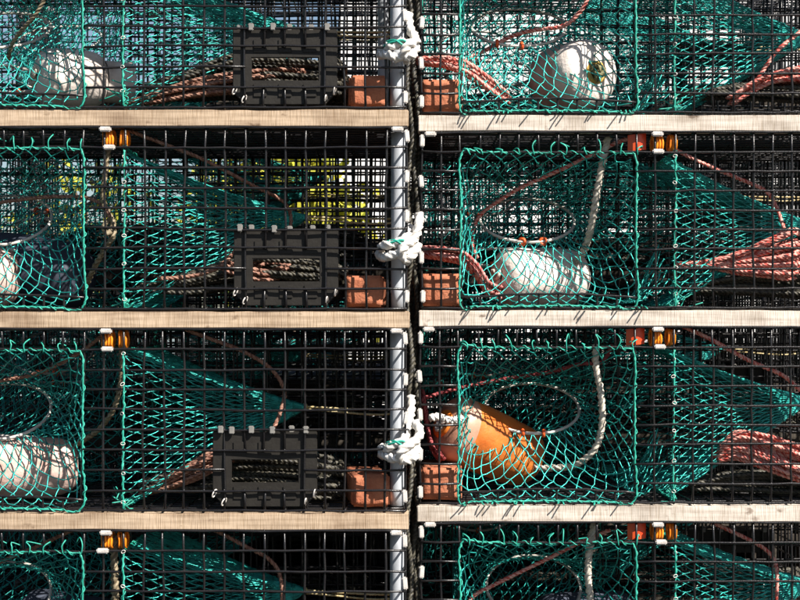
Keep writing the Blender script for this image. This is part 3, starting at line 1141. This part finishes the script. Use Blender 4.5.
buoy(bz(17, 0.16, 'L', 3, 0.062), (-0.97, -0.2, 0.0), 0.24, 0.062, 'pinkish white buoy with blunt tapered tip, third trap of left stack', body='foam_blush', taper=0.16, stub=False, seed=5)
buoy(bz(-33, 0.16, 'L', 2, 0.060), (-0.97, -0.1, 0.0), 0.20, 0.060, 'pinkish white buoy cut by the left edge of the picture, beside slate buoy', body='foam_blush', stub=False, seed=6)
buoy(bz(38, 0.36, 'L', 2, 0.076), (-0.95, 0.25, 0.12), 0.24, 0.076, 'big slate blue buoy in shade, second trap of left stack', body='foam_slate', taper=0.18, stub=False, seed=7)
buoy(bz(70, 0.30, 'L', 4, 0.082), (-0.93, 0.2, 0.1), 0.22, 0.085, 'dark slate buoy in the lowest trap of left stack', body='foam_slate', stub=False, seed=8)  # this buoy and the next: deep shade put into the foam colour
buoy(bz(585, 0.36, 'R', 4, 0.078), (-0.9, -0.35, 0.0), 0.22, 0.080, 'dark slate buoy in the lowest trap of right stack', body='foam_slate', seed=9)


# ------------------------------------------------------------------ ropes
def rope_obj(name, paths, r, material, label, cat='rope', group=None, lay=0.030, n=12, floor=None, base=None, depth=0.32):
    """paths: list of world point lists. The object stands at base (or at its lowest first point)."""
    m = MB()
    o0 = np.array(paths[0][0], float) if base is None else np.asarray(base, float)
    for p in paths:
        q = np.asarray(p, float)
        q = spline(q, 0.0065)
        if floor is not None:
            q[:, 2] = np.maximum(q[:, 2], floor + r)
        m.tube(q - o0, r, n, lobes=3, lay=lay, depth=depth)
    o = m.build(name, material, None, tuple(o0))
    return tag(o, label, cat, group)


def px_line(side, pts, j=0.0):
    y0 = 0.0 if side == 'L' else YR
    return [W(a, b, y0 + c) for a, b, c in pts]


def hank(side, ctr, wz, wy, n, r, material, label, seed, group='rope hanks stowed in the traps', floor=None, lay=0.030):
    """a folded hank: strands run to and fro along the centre line and spread with it"""
    rg = np.random.default_rng(seed)
    C = np.array(px_line(side, ctr))
    k = len(C)
    wz = np.interp(np.linspace(0, 1, k), np.linspace(0, 1, len(wz)), wz)
    wy = np.interp(np.linspace(0, 1, k), np.linspace(0, 1, len(wy)), wy)
    Td = np.gradient(C, axis=0)
    Td /= np.linalg.norm(Td, axis=1, keepdims=True)
    path = []
    order = np.linspace(-1, 1, n)[np.argsort(rg.normal(np.arange(n), 1.2))]
    for s in range(n):
        off_z = order[s] + rg.normal(0, 0.10)
        off_y = rg.uniform(-1, 1)
        ex0, ex1 = rg.uniform(-0.006, 0.012), rg.uniform(-0.012, 0.012)
        pts = []
        for i in range(k):
            e = -Td[i] * ex0 if i == 0 else (Td[i] * ex1 if i == k - 1 else 0)
            pts.append(C[i] + np.array((0, off_y * wy[i], off_z * wz[i])) + rg.normal(0, 0.0012, 3) + e)
        # round turn at the end
        path += pts if s % 2 == 0 else pts[::-1]
    return rope_obj('rope_hank', [path], r, material, label, 'rope', group, floor=floor, lay=lay)


RG = 'loose ropes running through the traps'
# right stack, kitchen end
hank('R', [(424, 62, .06), (445, 63, .06), (468, 70, .07), (488, 84, .08), (505, 97, .09)], (.006, .010, .013, .012), (.03, .03), 13, .0048, 'rope_pink', 'pink and white rope hank over a brick in top right trap', 31, floor=fl('R', 1))
hank('R', [(425, 252, .05), (445, 254, .05), (462, 258, .06), (476, 270, .07), (488, 288, .08), (500, 292, .12)], (.008, .012, .014, .010), (.03, .03), 14, .0048, 'rope_crimson', 'dark red rope hank over a brick, right stack second trap', 32, floor=fl('R', 2))
hank('R', [(424, 402, .14), (428, 425, .15), (432, 445, .13), (442, 455, .11)], (.012, .012), (.02, .03), 9, .0046, 'rope_wine', 'wine red rope hank behind the orange buoy', 33)
rope_obj('rope', [px_line('R', [(590, -6, .06), (580, 12, .07), (563, 26, .08), (535, 30, .11), (512, 36, .14), (490, 48, .15), (470, 58, .12), (456, 66, .08)])], .0052, 'rope_pink', 'pink rope from the lid down to the top right hank', 'rope', RG)
rope_obj('rope', [px_line('R', [(632, 138, .03), (618, 142, .04), (600, 151, .05), (560, 170, .08), (520, 188, .11), (494, 204, .14), (478, 218, .15), (472, 240, .13), (477, 258, .11)])], .0050, 'rope_pink', 'pink rope slanting from red tag across the hoop, right stack second trap', 'rope', RG)
rope_obj('rope', [px_line('R', [(612, 345, .06), (602, 362, .07), (580, 364, .09), (550, 372, .15), (510, 378, .2), (460, 388, .2), (424, 398, .16)])], .0048, 'rope_wine', 'dark red rope running left above the orange buoy', 'rope', RG)
rope_obj('rope', [px_line('R', [(610, 530, .05), (585, 540, .07), (545, 560, .09), (500, 582, .1), (470, 600, .1), (455, 640, .1)])], .0050, 'rope_pink', 'pink rope slanting across the lowest trap of right stack', 'rope', RG)
# thick becket ropes
BK = 'thick buoy ropes'
rope_obj('buoy_rope', [px_line('R', [(576, 262, .15), (585, 248, .13), (591, 226, .09), (597, 192, .06), (603, 160, .045), (608, 138, .04)])], .0088, 'rope_tan', 'thick pale rope rising from lying white buoy to the lid', 'rope', BK, lay=.045)
rope_obj('buoy_rope', [px_line('R', [(535, 468, .14), (552, 468, .12), (575, 465, .10), (594, 450, .08), (602, 425, .07), (601, 395, .06), (596, 366, .05), (596, 345, .04)])], .0082, 'rope_tan', 'thick pale rope curving up from the orange buoy', 'rope', BK, lay=.045)
rope_obj('buoy_rope', [px_line('R', [(594, 524, .05), (590, 545, .05), (588, 575, .06), (592, 620, .09), (590, 660, .13)])], .0085, 'rope_tan', 'thick pale rope in the lowest trap of right stack', 'rope', BK, lay=.045)
rope_obj('buoy_rope', [px_line('R', [(462, 418, .052), (451, 421, .040), (440, 417, .030), (430, 418, .026)])], .0095, 'rope_white', 'white rope stub sticking out of the orange buoy eye', 'rope', BK, lay=.03)
rope_obj('buoy_rope', [px_line('L', [(109, 145, .03), (105, 175, .03), (103, 200, .04), (109, 215, .04), (114, 224, .03), (108, 234, .02), (104, 226, .03), (112, 220, .045), (113, 236, .04), (104, 250, .05), (93, 270, .08), (84, 290, .12)])], .0068, 'rope_olive2', 'olive tan knotted rope hanging beside the slate buoy', 'rope', BK, lay=.04)
rope_obj('buoy_rope', [px_line('L', [(70, 448, .18), (84, 440, .14), (100, 428, .10), (114, 408, .07), (121, 380, .05), (122, 352, .04), (120, 338, .03)])], .0062, 'rope_olive2', 'olive tan rope curving up from blunt white buoy, left stack', 'rope', BK, lay=.04)
rope_obj('buoy_rope', [px_line('L', [(114, 536, .03), (114, 560, .03), (115, 600, .04), (112, 650, .08)])], .0085, 'rope_olive2', 'olive tan rope hanging in the lowest trap of left stack', 'rope', BK, lay=.04)
rope_obj('rope', [px_line('L', [(48, -8, .05), (36, 14, .06), (22, 30, .08), (12, 44, .10), (8, 60, .13)])], .0048, 'rope_olive2', 'tan rope slanting down at the top left corner', 'rope', RG)
rope_obj('rope', [px_line('L', [(-20, 206, .13), (10, 201, .12), (45, 197, .1), (80, 197, .07), (100, 203, .045), (110, 216, .03)])], .0046, 'rope_rust', 'brown rope arching over the slate buoy, left stack', 'rope', RG)
rope_obj('rope', [px_line('L', [(116, 326, .03), (104, 334, .04), (80, 352, .08), (42, 372, .12), (5, 380, .14), (-30, 386, .15)])], .0046, 'rope_rust', 'brown rope slanting down left above blunt white buoy', 'rope', RG)
rope_obj('rope', [px_line('L', [(100, 522, .04), (82, 526, .05), (40, 545, .08), (0, 562, .1), (-30, 580, .12)])], .0046, 'rope_rust', 'brown rope slanting left in the lowest left trap', 'rope', RG)
# parlour lines
rope_obj('rope', [px_line('L', [(118, 126, .03), (148, 138, .03), (200, 158, .05), (250, 184, .10), (282, 201, .16), (291, 218, .18), (287, 240, .16)])], .0044, 'rope_rust', 'brown rope along the green funnel, left stack second trap', 'rope', RG)
rope_obj('rope', [px_line('L', [(168, 322, .03), (200, 335, .03), (240, 350, .05), (270, 368, .08), (284, 390, .10), (281, 410, .09), (274, 428, .07)])], .0048, 'rope_rust', 'brown rope bowed round the funnel tip, left stack third trap', 'rope', RG)
rope_obj('rope', [px_line('L', [(190, 522, .03), (212, 529, .03), (245, 546, .04), (270, 560, .06), (281, 580, .07), (282, 620, .08)])], .0048, 'rope_rust', 'brown rope along the funnel in the lowest left trap', 'rope', RG)
rope_obj('rope', [px_line('R', [(812, 22, .10), (795, 36, .09), (778, 50, .08), (762, 72, .08), (752, 88, .09)])], .0050, 'rope_pink', 'pink rope rising out of the top right corner hank', 'rope', RG)
rope_obj('rope', [px_line('R', [(672, 148, .03), (700, 162, .03), (735, 177, .06), (764, 190, .09), (775, 204, .10), (784, 228, .08)])], .0046, 'rope_pink', 'pink rope along the green funnel, right stack second trap', 'rope', RG)
rope_obj('rope', [px_line('R', [(678, 324, .03), (712, 340, .03), (748, 360, .05), (782, 375, .08), (800, 390, .10)])], .0050, 'rope_pink', 'pink rope along the funnel, right stack third trap', 'rope', RG)
rope_obj('rope', [px_line('R', [(694, 514, .03), (735, 533, .04), (762, 547, .06), (774, 560, .07), (777, 580, .07), (775, 630, .08)])], .0050, 'rope_pink', 'pink rope along the funnel in the lowest right trap', 'rope', RG)
# parlour hanks
hank('R', [(736, 98, .09), (752, 88, .09), (775, 78, .09), (805, 74, .09), (850, 72, .10)], (.010, .010, .014, .018), (.02, .03), 15, .0050, 'rope_pink', 'bright pink rope hank at the top right corner', 41)
hank('R', [(686, 265, .10), (710, 264, .09), (738, 262, .08), (765, 257, .07), (788, 253, .07), (797, 251, .09)], (.002, .007, .020, .036, .048, .046), (.014, .035), 36, .0046, 'rope_pink', 'bright pink folded rope hank tapering left, right stack second trap', 42)
hank('R', [(722, 452, .09), (738, 444, .08), (765, 450, .07), (800, 462, .06), (850, 472, .08)], (.014, .030, .034, .036), (.016, .035), 32, .0052, 'rope_pink', 'bright pink rope hank bulging left, right stack third trap', 43)
hank('L', [(134, 104, .10), (160, 97, .09), (190, 90, .08), (225, 84, .08), (270, 80, .10), (300, 82, .14)], (.003, .012, .018, .022), (.015, .03), 16, .0046, 'rope_rust', 'brown rope hank fanning right in the top left trap', 44, floor=fl('L', 1))
hank('L', [(228, 268, .07), (262, 276, .09), (285, 272, .12), (290, 262, .14), (270, 258, .12), (252, 266, .10)], (.008, .01), (.02, .03), 7, .0048, 'rope_rust', 'brown rope coil seen through the vent, left stack second trap', 45, floor=fl('L', 2))
hank('L', [(146, 492, .10), (170, 482, .09), (200, 468, .08), (230, 452, .09), (270, 446, .13)], (.004, .016, .020, .018), (.015, .03), 14, .0046, 'rope_rust', 'brown rope hank fanning right, left stack third trap', 46, floor=fl('L', 3))
rope_obj('rope', [px_line('L', [(158, 279, .05), (185, 277, .05), (208, 272, .05), (222, 265, .05), (231, 256, .06), (238, 246, .07)])], .0050, 'rope_rust', 'brown rope end curling behind the vent, left stack second trap', 'rope', RG)
# black pot ropes on the floors
for side in 'LR':
    for row in (1, 2, 3, 4):
        py = {1: 98, 2: 294, 3: 490, 4: 690}[row]
        f_ = fl(side, row)
        x0_ = 150 if side == 'L' else 690
        ctr = [(x0_, py - 4, .13), (x0_ + 40, py - 8, .14), (x0_ + 90, py - 7, .15), (x0_ + 150, py - 4, .16), (x0_ + 190, py, .19)]
        up_ = 12 if (side == 'L' and row < 4) else 0
        ctr = [(a, b - up_ * (0.2 + 0.8 * (k_ > 1)), c) for k_, (a, b, c) in enumerate(ctr)]
        hank(side, ctr, (.006, .022, .036, .030) if up_ else (.006, .018, .020, .014), (.04, .10), 34 if up_ else 22, .0060, 'rope_black', 'black rope pile on the floor of the %s trap, %s stack' % ({1: 'topmost', 2: 'second', 3: 'third', 4: 'lowest'}[row], 'left' if side == 'L' else 'right'), 60 + row + (10 if side == 'R' else 0), 'black rope piles on trap floors', floor=f_)
# more black rope, added to darken the floors of the row behind
for o in [x for x in COL.objects if x.name.startswith('rope_hank') and x.get('group') == 'black rope piles on trap floors']:
    if 'topmost' in o['label']:
        continue
    for n_, dx in enumerate((0.0, -0.42)):
        lab = o['label'].replace('black rope pile', 'black rope heap').replace('on the floor of', 'at the back of' if n_ == 0 else 'far back at the left of')
        c = o.copy()
        COL.objects.link(c)
        c.location = (o.location.x + dx + 0.02, o.location.y + 0.63, o.location.z + 0.1015)
        c['label'] = lab.replace(' trap,', ' rear trap,')
# white lashings in the gap
for row, dy in ((1, -200), (2, 0), (3, 201), (4, 395)):
    j = np.random.default_rng(80 + row)
    pts = [(414, 196, .09), (412, 210, .08), (409, 226, .03), (405, 240, -.008), (396, 245, -.012), (388, 246, -.006), (382, 248, .03), (384, 249, .062), (394, 249, .070), (406, 247, .05),
           (414, 246, .01), (409, 253, -.014), (399, 256, -.014), (390, 256, -.010), (383, 255, .02), (384, 254, .06), (396, 252, .072), (410, 250, .04), (417, 246, -.002), (414, 256, -.016), (405, 260, -.018), (404, 250, -.024), (409, 242, -.020), (416, 240, -.008), (419, 230, .0), (420, 220, .006)]
    if row != 3:
        pts = pts[2 + row % 2:]
    if row == 1:
        pts = pts[:-2] + [(412, 228, .0), (411, 214, .01)]
    if row == 2:
        pts[-3:] = [(416, 236, -.004), (419, 224, .002), (419, 214, .012)]
    if row == 4:
        pts = pts[:-5]
    pts = [(a + j.normal(0, 1.6) - 1.0, b + dy + j.normal(0, 1.6), c) for a, b, c in pts]
    lash = rope_obj('white_lashing', [px_line('L', pts)], .0102, 'rope_white', 'white rope lashing in the gap beside the %s left trap' % {1: 'topmost', 2: 'second', 3: 'third', 4: 'lowest'}[row], 'rope', 'white lashings in the gap', lay=.045, depth=0.3)
    if row < 4:
        tw = MB()
        o0 = np.array(lash.location)
        tw.tube(spline(px_line('L', [(384, 246 + dy, -.004), (390, 243 + dy, -.016), (397, 241 + dy, -.020), (403, 240 + dy, -.020), (408, 243 + dy, -.018)]), 0.004) - o0, 0.0024, 6)
        tw.tube(spline(px_line('L', [(386, 242 + dy, -.006), (394, 240 + dy, -.018), (400, 243 + dy, -.022), (405, 247 + dy, -.022)]), 0.004) - o0, 0.0022, 6)
        tw.build('green_twine', 'lace', lash)
zz = np.linspace(0.02, 1.62, 34)
gl = []
for k, (gx, gy) in enumerate(((0.018, 0.10), (0.030, 0.13), (0.024, 0.20), (0.034, 0.26), (0.017, 0.30), (0.026, 0.36), (0.034, 0.44), (0.016, 0.46))):
    gl.append(np.stack([gx + 0.005 * np.sin(zz * (29 + 3 * k) + k), gy + 0.012 * np.cos(zz * 23 + k), zz], -1))
rope_obj('gap_line', gl, .0062, 'rope_black', 'black lines hanging in a bunch down the gap between the stacks', 'rope')

# ------------------------------------------------------------------ background
house = empty('house', (2.8, 9.0, 0), 'white clapboard house behind the stacks', 'house')
m = MB()
m.box((0, 1.02, 2.0), (3.2, 1.0, 2.0))
m.build('wall', 'clapboard', house, smooth=False)
cb = bevel_box_mesh('clapboard', (6.3, 0.018, 0.125), 'clapboard', 0.002)
for k in range(34):
    o = link('clapboard', cb, house, (0.0, 0.0, 0.25 + k * 0.11))
    o.rotation_euler = (0.09, 0, 0)
link('corner_board', bevel_box_mesh('corner_board', (0.12, 0.03, 3.9), 'clapboard', 0.003), house, (-3.2, -0.012, 0.05))

def shrub(loc, spread, label, seed, n, zr):
    sh = empty('shrub', loc, label, 'shrub', 'shrubs behind the stacks')
    rgs = np.random.default_rng(seed)
    st = MB()
    cl = []
    for k in range(9):
        a = rgs.uniform(0, 6.28)
        tip = np.array((rgs.uniform(-spread, spread), rgs.uniform(-0.35, 0.35), rgs.uniform(*zr)))
        q = spline([(0.05 * math.cos(a), 0.05 * math.sin(a), 0), tip * (0.35, 0.35, 0.45), tip * (0.8, 0.8, 0.85), tip], 0.08)
        st.tube(q, np.linspace(0.022, 0.005, len(q)), 6)
        for _ in range(6):
            cl.append(tip + rgs.normal(0, 1, 3) * (0.16, 0.2, 0.14))
    st.build('stem', 'bark', sh)
    lf = MB()
    cl = np.array(cl)
    c = cl[rgs.integers(0, len(cl), n)] + rgs.normal(0, 0.075, (n, 3))
    u = rgs.normal(0, 1, (n, 3))
    u /= np.linalg.norm(u, axis=1, keepdims=True)
    w = np.cross(u, rgs.normal(0, 1, (n, 3)))
    w /= np.linalg.norm(w, axis=1, keepdims=True)
    ln = rgs.uniform(0.028, 0.05, (n, 1))
    V = np.stack([c - u * ln, c + w * ln * 0.5, c + u * ln, c - w * ln * 0.5], 1).reshape(-1, 3)
    lf.add(V, np.arange(n * 4).reshape(-1, 4))
    lf.build('crown', 'leaf', sh)


shrub((-0.40, 5.0, 0), 0.36, 'yellow green shrub seen through the left stack beside the grey pipes', 5, 5600, (1.02, 1.58))
shrub((-1.70, 5.4, 0), 0.22, 'small yellow green shrub seen behind the slate buoy', 6, 420, (1.05, 1.45))
